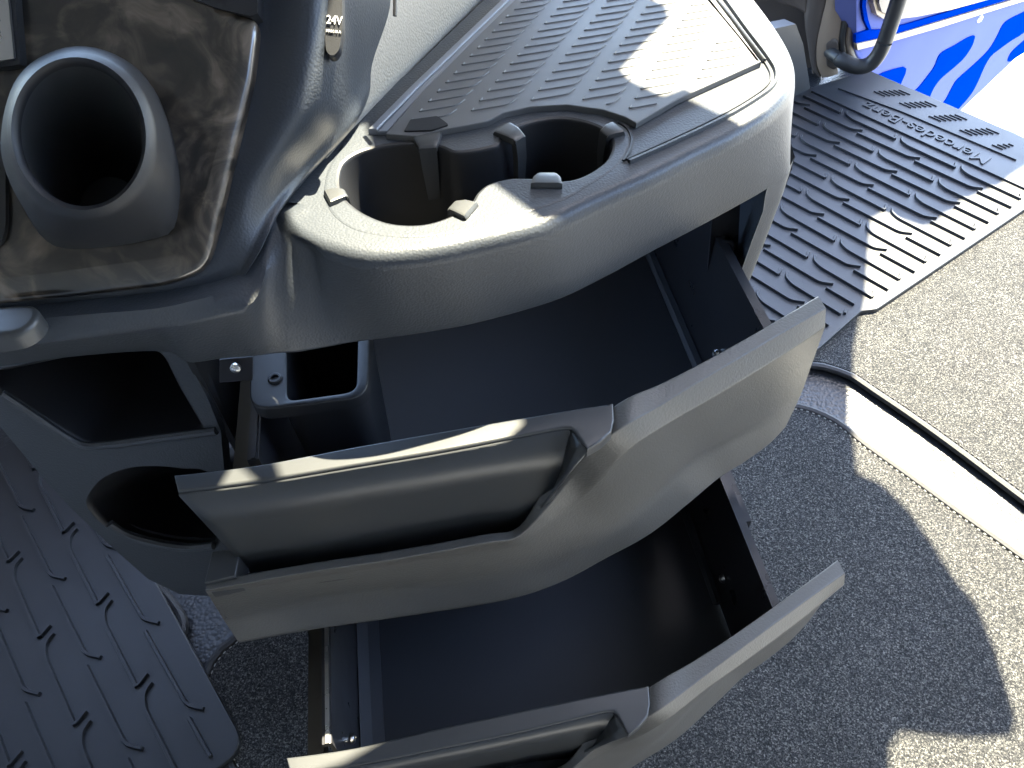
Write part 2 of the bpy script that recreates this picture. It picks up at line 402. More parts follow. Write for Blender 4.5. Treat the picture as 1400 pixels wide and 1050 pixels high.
def door_extra(t, z1):
    link('rib', ridge([ml(-.76, -.20, z1), ml(2.9, -.32, z1)], .0022, .004), M['rubber'], t, smooth=False)
    # raised heel pad step and slotted grip fields along the sill
    link('step_edge', ridge([ml(-.55, -.95, z1), ml(.55, -1.22, z1), ml(2.4, -1.38, z1)], .0012, .003), M['rubber'], t, smooth=False)
    for f, (a0, b0) in enumerate(((-.13, -1.62), (.35, -1.62), (.88, -1.62), (1.41, -1.62), (1.95, -1.60))):
        for k in range(6 if f < 4 else 4):
            bb = b0-.125*k; aa = a0+.045*k
            ln = .21 if f < 4 else .17-.03*k
            link('slot_rib', ridge([ml(aa, bb, z1), ml(aa+ln, bb-.01, z1)], .0012, .0022), M['rubber'], t, smooth=False)
    me = text('Mercedes-Benz', .047, .0012); 
    ex = -LA.normalized(); ey = -(Vector((0, 0, 1)).cross(LA.normalized()))*-1
    # letters are read from outside the door: x runs against the ribs, their tops point to the inside of the cab
    ex = -LA.normalized(); ey = Vector((0, 0, 1)).cross(ex)
    c = ml(1.10, -.78, z1+.0012)
    me.transform(Matrix(((ex.x*1.0, ey.x, 0, c.x), (ex.y, ey.y, 0, c.y), (0, 0, 1, c.z), (0, 0, 0, 1))))
    link('lettering', me, M['rubber'], t, smooth=False)
ribbed_mat('rubber_mat', 'blue-grey ribbed rubber step mat by the open door with raised lettering read from outside',
           [(-.86, -.42), (-.66, -2.62), (4.4, -2.62), (4.4, -1.4), (3.12, .3), (3.12, 6.40), (3.02, 6.72), (3.13, 8.6), (3.13, 10.6), (-1.2, 10.6)], LO,
           [(i, j) for i in range(-2, 4) for j in range(0, 11)], door_extra)
ribbed_mat('rubber_mat', 'dark ribbed rubber footwell mat in the lower left corner with a rounded corner',
           [(-1.6, -.75), (3.02, -.80), (3.05, 5.5), (-1.6, 5.5)], LOL, [(i, j) for i in range(-3, 4) for j in range(-2, 6)], r=.03)

# ================================================================== DASHBOARD
dash = thing('dashboard', 'dark grained lower dashboard with a burl wood trim panel above the drawer console', 'dashboard', (-.25, .36, .70))
v0, v1 = G(0, 436, .68), G(300, 400, .68)
ax = (v1-v0).normalized(); lean = R(42)
upv = Vector((0, math.sin(lean), math.cos(lean))); nA = -(ax.cross(upv)).normalized()
if nA.y > 0: nA = -nA
def PA(px, py, off=0): return onplane(px, py, v0+nA*off, nA)
# leather skin: grid of control points
def back(p, d): return p+(p-CAM).normalized()*d
rows = []
B_edge = [(556, -60), (547, 10), (520, 92), (487, 168), (430, 232), (384, 288), (352, 350), (318, 392), (250, 414), (140, 424), (60, 430), (-60, 438)]
ed = [onplane(*B_edge[0], v0+nA*-.03, nA)]
E3 = []
for k, (x, y) in enumerate(B_edge):
    if k <= 2: E3.append(atY(x, y, [.560, .520, .475][k]))
    elif k <= 6: E3.append(G(x, y, [.704, .702, .7005, .693][k-3]))
    else: E3.append(PA(x, y, -.004))
inner = [(455, -60), (450, 10), (440, 80), (420, 145), (385, 200), (345, 262), (318, 335), (290, 368), (230, 392), (140, 404), (60, 410), (-60, 416)]
I3 = [PA(x, y, .004) for x, y in inner]
I4 = [PA(x, y, .004) for x, y in [(370, -60), (368, 10), (360, 60), (350, 130), (335, 190), (320, 240), (305, 310), (270, 350), (200, 375), (120, 385), (60, 390), (-60, 396)]]
I5 = [PA(x, y, .0) for x, y in [(300, -60), (300, 10), (300, 60), (290, 100), (280, 150), (270, 200), (265, 240), (240, 330), (180, 355), (110, 362), (60, 372), (-60, 380)]]
E2 = [e.lerp(i, .35) for e, i in zip(E3, I3)]
Eb = [back(e, .04)-Vector((.010, 0, .0)) for e in E3]
rr = [cat(r_, 6) for r_ in (I5, I4, I3, E2, E3, Eb)]
cols = []
for k in range(len(rr[0])):
    cols.append(cat([r_[k] for r_ in rr], 6))
link('leather_panel', loft(cols, False), M['leather'], dash)

WO = [(-60, -60), (262, -60), (262, 2), (300, 12), (350, 24), (353, 45), (345, 110), (326, 190), (302, 290), (289, 348), (276, 370), (250, 383), (219, 391), (100, 405), (-60, 421)]
wo = rounded([PA(x, y, .010) for x, y in WO], [0, 0, 0, 0, .004, .004, 0, 0, .01, .01, .008, .006, 0, 0, 0], 4)
WI = [(-60, -40), (256, -40), (300, 25), (318, 30), (316, 110), (300, 190), (276, 280), (262, 330), (245, 347), (219, 353), (150, 362), (60, 374), (-60, 388)]
wi = resample([PA(x, y, .014) for x, y in WI], 80, True)
def nearest_ring(base, ring):
    # same count, phase aligned
    ring = resample(ring, len(base), True); k = min(range(len(ring)), key=lambda i: (ring[i]-base[0]).length)
    return ring[k:]+ring[:k]
wo = resample(wo, 160, True); w2 = [p for p in nearest_ring(wo, wi)]
wmid = [a.lerp(b, .25)+nA*.002 for a, b in zip(wo, w2)]
link('wood_trim', loft([[p-nA*.012 for p in wo], [p-nA*.0015 for p in wo], [a.lerp(b, .03)+nA*.0002 for a, b in zip(wo, w2)], wmid, w2], True), M['wood'], dash, sharp=50)
WOOD_W2 = w2
# dark closing block above the trim
blk = [PA(x, y, .016) for x, y in [(240, -60), (352, -60), (352, 18), (344, 22), (300, 12), (250, -6)]]
link('switch_block', plate(blk, [], thick=.02, nrm=nA), M['fine'], dash, smooth=False)
# display corner, upper left
dsp = [PA(x, y, .020) for x, y in [(-60, -60), (16, -60), (28, 88), (0, 92), (-60, 96)]]
dp = link('display', plate(dsp, [], thick=.02, nrm=nA), M['black'], dash, smooth=False)
link('screen', plate([PA(x, y, .0225) for x, y in [(-60, -50), (6, -50), (19, 80), (0, 83), (-60, 88)]], [], thick=.002, nrm=nA), M['metal'], dash, smooth=False, label='bright reflecting screen edge')
sb = rounded([PA(x, y, .017) for x, y in [(-40, 185), (0, 190), (7, 220), (8, 310), (0, 338), (-40, 345)]], .006)
link('switch_bezel', plate(sb, [], thick=.02, nrm=nA), M['fine'], dash, sharp=60)
# cup holder sticking out of the wood
def ang(Pp, c, n, ux, uy):
    """resample closed curve by angle"""
    Pc = cat(Pp, 10, True); out = []
    A = [math.atan2((p-c).dot(uy), (p-c).dot(ux)) for p in Pc]
    for k in range(n):
        th = -math.pi+2*math.pi*k/n
        i = min(range(len(Pc)), key=lambda q: abs(math.atan2(math.sin(A[q]-th), math.cos(A[q]-th))))
        best = None
        for q in (i-1, i):
            a0, a1 = A[q], A[(q+1) % len(Pc)]; d = math.atan2(math.sin(a1-a0), math.cos(a1-a0)); e = math.atan2(math.sin(th-a0), math.cos(th-a0))
            if abs(d) > 1e-9 and -1e-6 <= e/d <= 1.000001: best = Pc[q].lerp(Pc[(q+1) % len(Pc)], e/d)
        out.append(best if best else Pc[i])
    return out
cup = link('cup_holder', mesh([], []), None, dash); 
nR = Vector((.10, -.72, .69)).normalized(); cR0 = PA(112, 187, .058)
def PR(x, y, off=0): return onplane(x, y, cR0+nR*off, nR)
def ell(cx, cy, rx, ry, rot, f, n=16):
    return [f(cx+rx*math.cos(a)*math.cos(rot)-ry*math.sin(a)*math.sin(rot), cy+rx*math.cos(a)*math.sin(rot)+ry*math.sin(a)*math.cos(rot)) for a in [2*math.pi*k/n for k in range(n)]]
cI = PR(111, 185); ux = Vector((1, 0, 0)); ux = (ux-nR*ux.dot(nR)).normalized(); uy = nR.cross(ux)
N1 = 64
inn = ang(ell(111, 184, 83, 97, R(-12), PR), cI, N1, ux, uy)
outr = ang(ell(111, 185, 99, 112, R(-12), PR), cI, N1, ux, uy)
mid = [a.lerp(b, .5)+nR*.0025 for a, b in zip(inn, outr)]
basepx = [(10, 200), (25, 120), (70, 82), (130, 73), (197, 106), (229, 170), (243, 238), (242, 285), (235, 312), (219, 323), (151, 337), (84, 339), (56, 322), (39, 297), (14, 240)]
bc = PA(125, 215, .0165)
bse = ang([PA(x, y, .0165) for x, y in basepx], bc, N1, ux, uy)
wh = [p+(bc-p)*.10-nA*.0025 for p in bse]
link('wood_face', plate(WOOD_W2, [wh], thick=.003, nrm=nA), M['wood'], dash, smooth=False)
bot_c = PR(150, 288) + (PR(150, 288)-CAM).normalized()*.10
bot = [bot_c+(p-cI)*.70 for p in inn]
axd = (bot_c-cI)
rings = [[p-nA*.01 for p in bse], bse, [b.lerp(o, .5)+(b-bc).normalized()*.003 for b, o in zip(bse, outr)], [b.lerp(o, .93)+(o-cI).normalized()*.001 for b, o in zip(bse, outr)], outr, mid, [a.lerp(b, .1)+nR*.001 for a, b in zip(inn, outr)], [p+axd.normalized()*.002 for p in inn]]
link('rim', loft(rings, True), M['fine'], cup, sharp=60)
rings = [[p+axd.normalized()*.002 for p in inn], [p.lerp(b, .5) for p, b in zip(inn, bot)], bot, [bot_c+(p-bot_c)*.95+axd.normalized()*.004 for p in bot], [bot_c+(p-bot_c)*.80+axd.normalized()*.004 for p in bot], [bot_c+(p-bot_c)*.77+axd.normalized()*.001 for p in bot], [bot_c+(p-bot_c)*.6+axd.normalized()*.001 for p in bot]]
link('cup_well', loft(rings, True, False, True), M['insert'], cup)
# 24 V socket flap
sk = thing('x', '', '', (0, 0, 0)); bpy.data.objects.remove(sk)
def SK(x, y, o): return back(PA(x, y, o), .012)
soc = link('socket_cover', loft([rounded([SK(x, y, -.01) for x, y in [(430, -40), (462, -40), (456, 70), (446, 80), (436, 76), (429, 40)]], .01, 4), rounded([SK(x, y, .006) for x, y in [(432, -40), (464, -40), (462, 70), (452, 79), (440, 74), (432, 40)]], .01, 4)], True, False, True), M['black'], dash)
link('socket_ring', plate(cat([SK(x, y, .0075) for x, y in [(431, -30), (440, -40), (458, -30), (457, 40), (450, 66), (440, 72), (433, 60), (430, 20)]], 4, True), [], thick=.004, nrm=nA), M['void'], soc, smooth=False)
fl_ = rounded([SK(x, y, .016) for x, y in [(443, -40), (468, -40), (469, 40), (465, 68), (458, 78), (450, 78), (445, 70), (442, 30)]], .0015, 3)
link('flap', loft([[p-nA*.008 for p in fl_], [p-nA*.001 for p in fl_], [p.lerp(sum(fl_, Vector())/len(fl_), .06) for p in fl_]], True, True, True), M['fine'], soc)
def put_text(body, size, px, py, off, parent, dx=(1, 0), wf=1.0, m=None, f=None):
    f = f or (lambda x, y: SK(x, y, off))
    c = f(px, py); ex = (f(px+dx[0]*10, py+dx[1]*10)-c).normalized()
    nn = nA; ey = nn.cross(ex); me = text(body, size, .0002)
    me.transform(Matrix(((ex.x*wf, ey.x, nn.x, c.x), (ex.y*wf, ey.y, nn.y, c.y), (ex.z*wf, ey.z, nn.z, c.z), (0, 0, 0, 1))))
    return link('lettering', me, m or M['print'], parent, smooth=False)
put_text('24V', .0058, 457, 28, .0165, soc, (1, .1), .85)
put_text('MAX.15 A', .0018, 456, 43, .0165, soc, (1, .1), .95)
# seam and latch
link('seam', tube([back(PA(541, -40), .03), back(PA(540, 22), .03)], .0012, 6), M['black'], dash)
lt = [(-30, 425), (0, 418), (40, 415), (52, 425), (46, 440), (28, 453), (5, 459), (-30, 460)]
lat = resample(cat([G(x, y, .70) for x, y in lt], 6, True), 40, True)
link('latch', slab(lat, .690, .700, .003), M['insert'], dash)
# beige side wall left of the tray
bw = [(661, -6), (640, 14), (600, 55), (560, 96), (510, 148), (469, 191), (440, 225)]
b0 = GP(bw, .695); b1 = [p+Vector((-.035, .01, .10)) for p in b0]; b2 = [p+Vector((-.05, .03, .22)) for p in b0]
b0 = [b0[0]+(b0[0]-b0[1])*6]+b0; b1 = [b1[0]+(b1[0]-b1[1])*6]+b1; b2 = [b2[0]+(b2[0]-b2[1])*6]+b2
bwm = loft([b0, b1, b2], False)
o = link('side_wall', bwm, M['beige'], dash); s = o.modifiers.new('s', 'SOLIDIFY'); s.thickness = .006; s.offset = -1

# ================================================================== CONSOLE
con = thing('storage_console', 'dark grained corner storage console with flat tray top and double cup holder', 'console', (0, .5, 0))
ZT = .70
crest_px = [(384, 292), (400, 306), (424, 321), (451, 332), (503, 343), (571, 339), (640, 326), (736, 302), (811, 268), (886, 235), (950, 203), (1006, 176), (1050, 148), (1076, 118), (1081, 88), (1066, 50), (1032, 2), (985, -55), (930, -120)]
bot_px = [(400, 484), (420, 481), (450, 476), (480, 471), (540, 464), (600, 455), (660, 443), (760, 414), (828, 382), (894, 346), (955, 314), (1008, 285), (1045, 264), (1078, 241)]
cr = GP(crest_px, ZT); bt = GP(bot_px, .632)
# station normals
def nrm2(P, i):
    t = P[min(i+1, len(P)-1)]-P[max(i-1, 0)]; t.z = 0; t.normalize(); return Vector((t.y, -t.x, 0))
stations = []
# left run: follows the dashboard foot
LP = [((-60, 446), (-60, 482), (-60, 512)), ((0, 437), (0, 474), (0, 504)), ((60, 430), (60, 469), (100, 491)), ((140, 424), (137, 458), (190, 484)), ((215, 418), (200, 448), (236, 486)), ((262, 408), (250, 440), (258, 499)), ((310, 392), (310, 425), (300, 494)), ((340, 355), (352, 405), (346, 490)), ((368, 308), (376, 345), (380, 486))]
for v, r_, b in LP:
    kk = len(stations); pv = G(*v, [.688, .688, .688, .688, .688, .688, .687, .689, .695][kk]); pr = G(*r_, [.676, .676, .676, .676, .676, .677, .679, .681, .691][kk]); pb = G(*b, .632)
    m1 = pr.lerp(pv, .35)+Vector((0, 0, .0005)); q = pr+(pb-pr)*.15+Vector((0, -.002, .003)); q2 = pr.lerp(pb, .5)+Vector((0, -.003, .003))
    if kk == 8: m1, pr, q, q2 = G(371, 305, .6975), G(375, 313, .6955), G(379, 345, .6895), G(380, 412, .6695)
    stations.append([pv+Vector((-.012, .022, -.004)), pv.lerp(m1, .2), m1, pr, q, q2, pb+Vector((0, 0, .003)), pb+Vector((0, .002, 0)), pb+Vector((0, .012, .001))])
for i in range(len(cr)):
    n = nrm2(cr, i)
    if i < len(bt): b = bt[i]
    else: b = None
    p = cr[i]
    if b is None: b = Vector((p.x, p.y, .62))+n*.012
    q3 = p+n*.0046+Vector((0, 0, -.0095)); mid_ = q3.lerp(b, .5)
    if i == 0: q3, mid_ = G(388, 334, .692), G(396, 408, .6685)
    if i == 1: q3, mid_ = G(404, 336, .691), G(414, 406, .6665)
    if i == 2: q3, mid_ = q3.lerp(G(427, 343, .6895), .8), mid_.lerp(G(434, 406, .664), .8)
    if i == 3: mid_ = mid_.lerp(G(458, 406, .6625), .5)
    stations.append([p-n*.012, p-n*.003-Vector((0, 0, .0001)), p+n*.0008-Vector((0, 0, .0011)), p+n*.0032-Vector((0, 0, .0040)), q3, mid_, b+Vector((0, 0, .003)), b-n*.002, b-n*.012+Vector((0, 0, .001))])
K = len(stations[0]); curves = [cat([s[k] for s in stations], 6) for k in range(K)]
sk_m = loft(curves, False)
o = link('skirt', sk_m, M['console'], con, sharp=60); 
c0 = curves[0]
i0 = len(LP)*6     # start of the crest part
top_edge = [Vector((p.x, p.y, ZT)) for p in c0[i0:]]
# ---- cup insert opening (figure of eight)
fig = [(465, 247), (468, 228), (478, 216), (498, 206), (530, 199), (568, 197), (600, 201), (618, 208), (636, 208), (660, 204), (682, 198), (690, 186), (708, 174), (736, 165), (770, 162), (803, 168), (826, 179), (836, 196), (830, 216), (811, 232), (787, 243), (763, 246), (738, 243), (716, 242), (694, 243), (668, 250), (652, 262), (642, 277), (621, 291), (593, 302), (565, 306), (531, 303), (500, 291), (480, 277), (469, 264)]
ZI = .7003
figw = resample(cat(GP(fig, ZI), 8, True), 150, True)
ins_px = [(480, 183), (500, 184), (530, 186), (560, 190), (600, 182), (640, 175), (672, 168), (690, 158), (725, 150), (775, 147), (825, 154), (855, 166), (862, 185), (858, 205), (842, 228), (810, 250), (772, 272), (720, 290), (650, 312), (570, 324), (500, 318), (462, 300), (444, 272), (446, 240), (460, 210)]
insw = resample(cat(GP(ins_px, ZI), 8, True), 150, True)
cupins = link('cup_insert', mesh([], []), None, con)
f2 = inset(figw, -.0022)
# insert plate between outer outline and hole, rounded into hole
o_in = inset(insw, .0015)
link('insert_plate', joined([plate(setz(o_in, ZI), [setz(f2, ZI)], thick=.002), loft([setz(insw, ZI-.005), setz(insw, ZI-.0003), setz(inset(insw, .0003), ZI-.0001), setz(o_in, ZI)], True)]), M['console'], cupins)
def depth_ring(d, z): return setz(inset(figw, d), z)
link('cup_wells', loft([setz(f2, ZI), depth_ring(-.0008, ZI-.0006), depth_ring(.0, ZI-.0022), depth_ring(.003, ZI-.04), depth_ring(.006, ZI-.068), depth_ring(.010, ZI-.072)], True), M['fine'], cupins)
wc = [((553, 250), .036, ZI-.073), ((768, 203), .030, ZI-.073)]
link('well_base', plate(setz(inset(figw, .008), ZI-.0725), [], thick=.002), M['fine'], cupins, smooth=False)
centers = []
for (c_, r_, z_) in wc:
    c = G(*c_, ZI); c.z = z_; centers.append(c)
    link('base_ring', disc(c, Vector((0, 0, 1)), r_, [(1, .0), (1, .004), (.9, .004), (.86, .001), (.62, .001), (.6, .0025), (.5, .0025), (.48, .001), (.1, .001)], 40), M['fine'], cupins)
# saddle wall between the wells
sadL, sadR = [(618, 208), (640, 207), (682, 199), (690, 190)], [(668, 250), (694, 243), (716, 242), (738, 243)]
a = G(650, 207, ZI); b = G(684, 200, ZI); c = G(716, 243, ZI); d = G(668, 251, ZI)
sd_ = [setz([a, b, c, d], ZI-.073), setz([a, b, c, d], ZI-.040)]
link('saddle', slab(rounded([a, b, c, d], .004, 4), ZI-.073, ZI-.030, .004), M['fine'], cupins)
# spring tabs
def tab(px, py, tx, ty, L_=.020, W=.010, tall=.0):
    """tab whose root lies outside the rim at (px,py) and whose tip points to (tx,ty)"""
    a = G(px, py, ZI); b = G(tx, ty, ZI); d = (b-a).normalized(); s = Vector((-d.y, d.x, 0))
    Lx = (b-a).length
    prof = [(0, .0006, 1.0), (.08*Lx, .0026, 1.0), (.55*Lx, .0028, .85), (.9*Lx, .0018, .62), (Lx, .0005, .60), (Lx+.001, -.012, .55), (Lx-.0005, -.035, .42)]
    tp = []; 
    for u, z, wd in prof: tp.append([a+d*u+s*W*wd+Vector((0, 0, z)), a+d*u-s*W*wd+Vector((0, 0, z))])
    rings = []
    for (l, r_), (u, z, wd) in zip(tp, prof):
        k = Vector((0, 0, -.004)) if u < Lx*.95 else -d*.004
        rings.append([l, l.lerp(r_, .12)+Vector((0, 0, .0006)), l.lerp(r_, .88)+Vector((0, 0, .0006)), r_, r_+k, l+k])
    link('spring_tab', loft(rings, True, True, True), M['insert'], cupins, sharp=40)
tab(447, 274, 474, 266, W=.006); tab(646, 292, 617, 283, W=.0065); tab(584, 186, 585, 205, W=.0085)
tab(685, 178, 712, 192, W=.0065); tab(846, 178, 824, 186, W=.006); tab(747, 258, 748, 239, W=.0085)
link('insert_slit', ridge(cat(GP([(846, 168), (858, 176), (864, 190), (861, 205), (852, 220)], ZI), 6), .0009, .0008, .7), M['black'], cupins, smooth=False)
# ---- tray top plate with hole for the insert
zt = ZT
left_line = [(700-40, -120)]
rail_px = [(740, -60), (684, 0), (622, 58), (560, 118), (530, 147), (502, 178), (478, 176)]
tp_outer = top_edge+[G(800, -120, ZT)]+GP([(700, -40), (661, 0), (560, 98), (450, 186), (405, 225)], ZT)+[G(355, 270, ZT)]
link('tray_top', joined([plate(tp_outer, [setz(inset(insw, .0012), ZT)], thick=.004)]), M['console'], con)
# rails left of the mat
def strip(px_pts, w_px, z0, z1, name, m=None):
    a = GP(px_pts, z1); b = [G(x+w_px[i], y, z1) for i, (x, y) in enumerate(px_pts)]
    link(name, slab(a+list(reversed(b)), z0, z1, .0012), m or M['insert'], con, sharp=30)
strip([(726, -42), (684, 0), (622, 59), (560, 118), (503, 176)], [11, 11, 11, 12, 12], ZT, ZT+.004, 'tray_rail', M['rail_sheen'])
strip([(739, -42), (696, 0), (635, 58), (575, 117), (516, 179)], [10, 10, 10, 12, 13], ZT, ZT+.003, 'tray_rail', M['rail_sheen'])
# groove ring and right rails
def line_ridge(px, z, w_, h_, name, m):
    link(name, ridge(cat(GP(px, z), 6), w_, h_, .7), m, con, sharp=30)
line_ridge([(860, 223), (925, 194), (989, 163), (1030, 139), (1056, 119), (1061, 100), (1048, 77), (1020, 40), (985, -8), (950, -50)], ZT, .0012, .0022, 'rim_bead', M['console'])
line_ridge([(856, 219), (921, 190), (985, 159), (1025, 136), (1049, 117), (1053, 101), (1041, 80)], ZT, .0006, .0012, 'rim_bead', M['black'])
strip([(962, -4), (980, 18), (1008, 52), (1033, 84)], [8, 8, 8, 8], ZT, ZT+.004, 'tray_rail')
strip([(978, -4), (996, 18), (1022, 52), (1044, 80)], [5, 5, 5, 4], ZT, ZT+.003, 'tray_rail')
# ---- column right, cabinet insides
colpx_o = [(1079, 238), (1074, 252), (1048, 322), (1020, 392), (1000, 440)]
zz = [.628, .617, .565, .515, .47]
co_ = [atY(x, y, .458-.002*i) for i, (x, y) in enumerate(colpx_o)]
ci_ = [onplane(x, y, co_[i], Vector((0.75, -.66, 0))) for i, (x, y) in enumerate([(1047, 264), (1044, 285), (1027, 330), (1004, 396), (985, 440)])]
sec = []
for a, b in zip(co_, ci_):
    n = Vector((.12, .99, 0)); sec.append([b+n*.06, b+n*.002, b, a.lerp(b, .5)+Vector((.003, -.003, 0)), a, a+n*.004, a+n*.06])
for f in (.3, .14): sec.append([Vector((p.x, p.y, f)) for p in sec[-1 if f == .3 else -1]])
sec = [sec[0]]+sec
sec[0] = [p+Vector((0, 0, .015)) for p in sec[0]]
link('corner_column', loft([cat(s_, 4) for s_ in sec], False), M['console'], con, sharp=60)
SL = Vector((-.125, .992, 0))
# inner cabinet walls
def wall(name, a, b, z0, z1, m, t=.004):
    d = (b-a).normalized(); s = Vector((-d.y, d.x, 0))*t/2
    return link(name, loft([[Vector((p.x, p.y, z)) for p in (a-s, b-s, b+s, a+s)] for z in (z0, z1)], True, True, True), m, con, smooth=False)
wall('inner_wall', Vector((-.19, .31, 0)), Vector((-.24, .75, 0)), .02, .63, M['black'])
wall('inner_wall', Vector((.190, .47, 0)), Vector((.155, .75, 0)), .02, .63, M['black'])
wall('back_wall', Vector((-.25, .75, 0)), Vector((.2, .75, 0)), .02, .69, M['black'])
# mounting bracket with bolt, right of the upper drawer
bk = [atY(x, y, .455) for x, y in [(975, 290), (1012, 280), (1008, 350), (996, 400), (965, 400)]]
link('bracket', plate([Vector(p) for p in bk], [], thick=.004, nrm=Vector((0, -1, 0))), M['darkmetal'], con, smooth=False)
bc_ = atY(993, 337, .449)
link('bolt', disc(bc_, Vector((0, -1, .3)), .0065, [(1, -.002), (1, .001), (.8, .003), (.55, .003), (.5, .0015), (.42, .0015), (.4, .004), (.2, .004)], 20), M['darkmetal'], con)
# left inner bracket
bl = [atY(x, y, .300) for x, y in [(300, 492), (345, 488), (345, 520), (300, 523)]]
link('bracket', plate(bl, [], thick=.003, nrm=Vector((0, -1, 0))), M['darkmetal'], con, smooth=False)
link('bolt', disc(atY(322, 503, .296), Vector((0, -1, .3)), .003, [(1, -.001), (1, .001), (.5, .002)], 12), M['metal'], con)

# ---- lower left cubby panel
cub = link('cubby_panel', mesh([], []), None, con)
pC = G(230, 484, .632)+Vector((0, .012, 0)); nC = Vector((-.10, -.97, .12)).normalized()
def PC(x, y, off=0): return onplane(x, y, pC+nC*off, nC)
outer = [(-80, 470), (120, 466), (240, 470), (262, 505), (282, 540), (302, 590), (308, 660), (320, 740), (330, 815), (285, 815), (245, 812), (203, 792), (163, 757), (132, 728), (96, 694), (60, 655), (0, 583), (-80, 500)]
h1 = [(-60, 505), (2, 512), (110, 489), (205, 483), (218, 486), (240, 530), (275, 590), (200, 600), (135, 609), (118, 607), (95, 596), (50, 568), (2, 536), (-60, 515)]
h2 = [(126, 692), (131, 675), (147, 658), (175, 646), (210, 642), (250, 645), (285, 652), (294, 700), (291, 745), (255, 748), (215, 743), (175, 732), (145, 715)]
H1 = rounded([PC(x, y) for x, y in h1], .006, 4); H2 = cat([PC(x, y) for x, y in h2], 5, True)
O3 = [PC(x, y) for x, y in outer]
def grow(Pp, d):
    c = sum(Pp, Vector())/len(Pp); out_ = []
    k = len(Pp)
    for i in range(k):
        t = (Pp[(i+1) % k]-Pp[i-1]); nn = t.cross(nC).normalized()
        if nn.dot(Pp[i]-c) < 0: nn = -nn
        out_.append(Pp[i]+nn*d)
    return out_
H1o, H2o = grow(H1, .004), grow(H2, .004)
link('panel_face', plate(O3, [H1o, H2o], thick=.012, nrm=nC), M['console'], cub, sharp=20)
def cavity(name, H, Ho, d, m, taper=.9, dirv=None):
    dirv = dirv or -nC; c = sum(H, Vector())/len(H)
    rings = [Ho, [a.lerp(b, .4)-nC*.0008 for a, b in zip(Ho, H)], [p-nC*.004 for p in H], [p+dirv*d*.6 for p in H], [c+(p-c)*taper+dirv*d for p in H]]
    link(name, loft(rings, True, False, True), m, cub, sharp=60)
cavity('cubby', H1, H1o, .10, M['fine'])
cavity('bottle_bin', H2, H2o, .09, M['fine'], .8, Vector((.1, .75, -.66)).normalized())
# ledge of the cubby (lighter middle strip) and bin lip
lip = cat([PC(x, y, .002) for x, y in [(150, 716), (168, 728), (190, 737), (225, 745), (258, 749), (292, 746)]], 6)
link('bin_lip', tube(lip, .0032, 8), M['console'], cub)
led = cat([PC(x, y, .001) for x, y in [(2, 538), (50, 570), (92, 598), (118, 609), (150, 608), (210, 600), (296, 589)]], 6)
link('shelf_lip', tube(led, .0028, 8), M['console'], cub)

# ================================================================== TRAY MAT (loose)
tm = thing('tray_mat', 'grey anti-slip rubber mat with rows of angled ribs lying in the console tray', 'mat', (.05, .5, ZT))
mat_px = [(530, 185), (580, 122), (640, 64), (704, 2), (760, -50), (900, -130), (960, -40), (985, 0), (1034, 66), (1046, 96), (1020, 118), (975, 142), (929, 150), (872, 174), (855, 163), (825, 151), (775, 144), (725, 147), (688, 155), (668, 166), (640, 172), (600, 179), (570, 187)]
mp = GP([(527, 183), (575, 128), (640, 62), (703, 0), (760, -56), (930, -120), (962, -22), (1000, 28), (1040, 84), (929, 134), (870, 168), (855, 160), (825, 150), (775, 143), (725, 146), (688, 154), (668, 165), (640, 171), (600, 178), (570, 186)], ZT+.004)
tmo = link('mat_base', slab(mp, ZT+.0003, ZT+.004, .0008), M['rubber_tray'], tm, sharp=30)
c6 = lambda x, y: (560+x/4.118, y/4.118)
zr = ZT+.004
O1 = G(*c6(347, 625), zr); Bv = (G(*c6(947, 612), zr)-G(*c6(65, 625), zr))/3; Av = (G(*c6(797, 90), zr)-O1)/11.05
tip = [O1]; L1 = G(*c6(555, 590), zr)-O1; hk = [G(*c6(580, 575), zr)-O1, G(*c6(600, 556), zr)-O1]
kn = [Vector(), L1, hk[0], hk[1]]
knock = G(*c6(362, 608), zr)-O1
lim = inset(mp, .006)
elem = rounded([knock, Vector((0, 0, 0)), L1, hk[1]], [0, .0006, .003, 0], 3, False)
elem = [Vector((p.x, p.y, zr)) for p in elem]
eme = ridge(elem, .0006, .0006, .4); eme.materials.append(M['rubber_tray'])
for i in range(-1, 7):
    for j in range(-4, 22):
        off = O1+Bv*i+Av*j; off.z = 0
        W = [p+off for p in elem]
        if all(inside(p, lim) for p in W):
            o = bpy.data.objects.new('rib', eme); COL.objects.link(o); o.parent = tm; o.location = off-tm.location
            o.location.z = -tm.location.z
        else:
            Cc = clip(W, lim)
            if len(Cc) > 8: link('rib', ridge(Cc, .0006, .0006, .4), M['rubber_tray'], tm, smooth=False)
# finger notch
nk = rounded(GP([(551, 179), (560, 163), (598, 158), (608, 165), (614, 170), (590, 178)], zr+.001), .0012, 4)
nb = [Vector((p.x, p.y, zr-.003)) for p in nk]
link('finger_loop', loft([nb, [p.lerp(sum(nk, Vector())/len(nk), .04) for p in nk]], True, False, True), M['void'], tm)

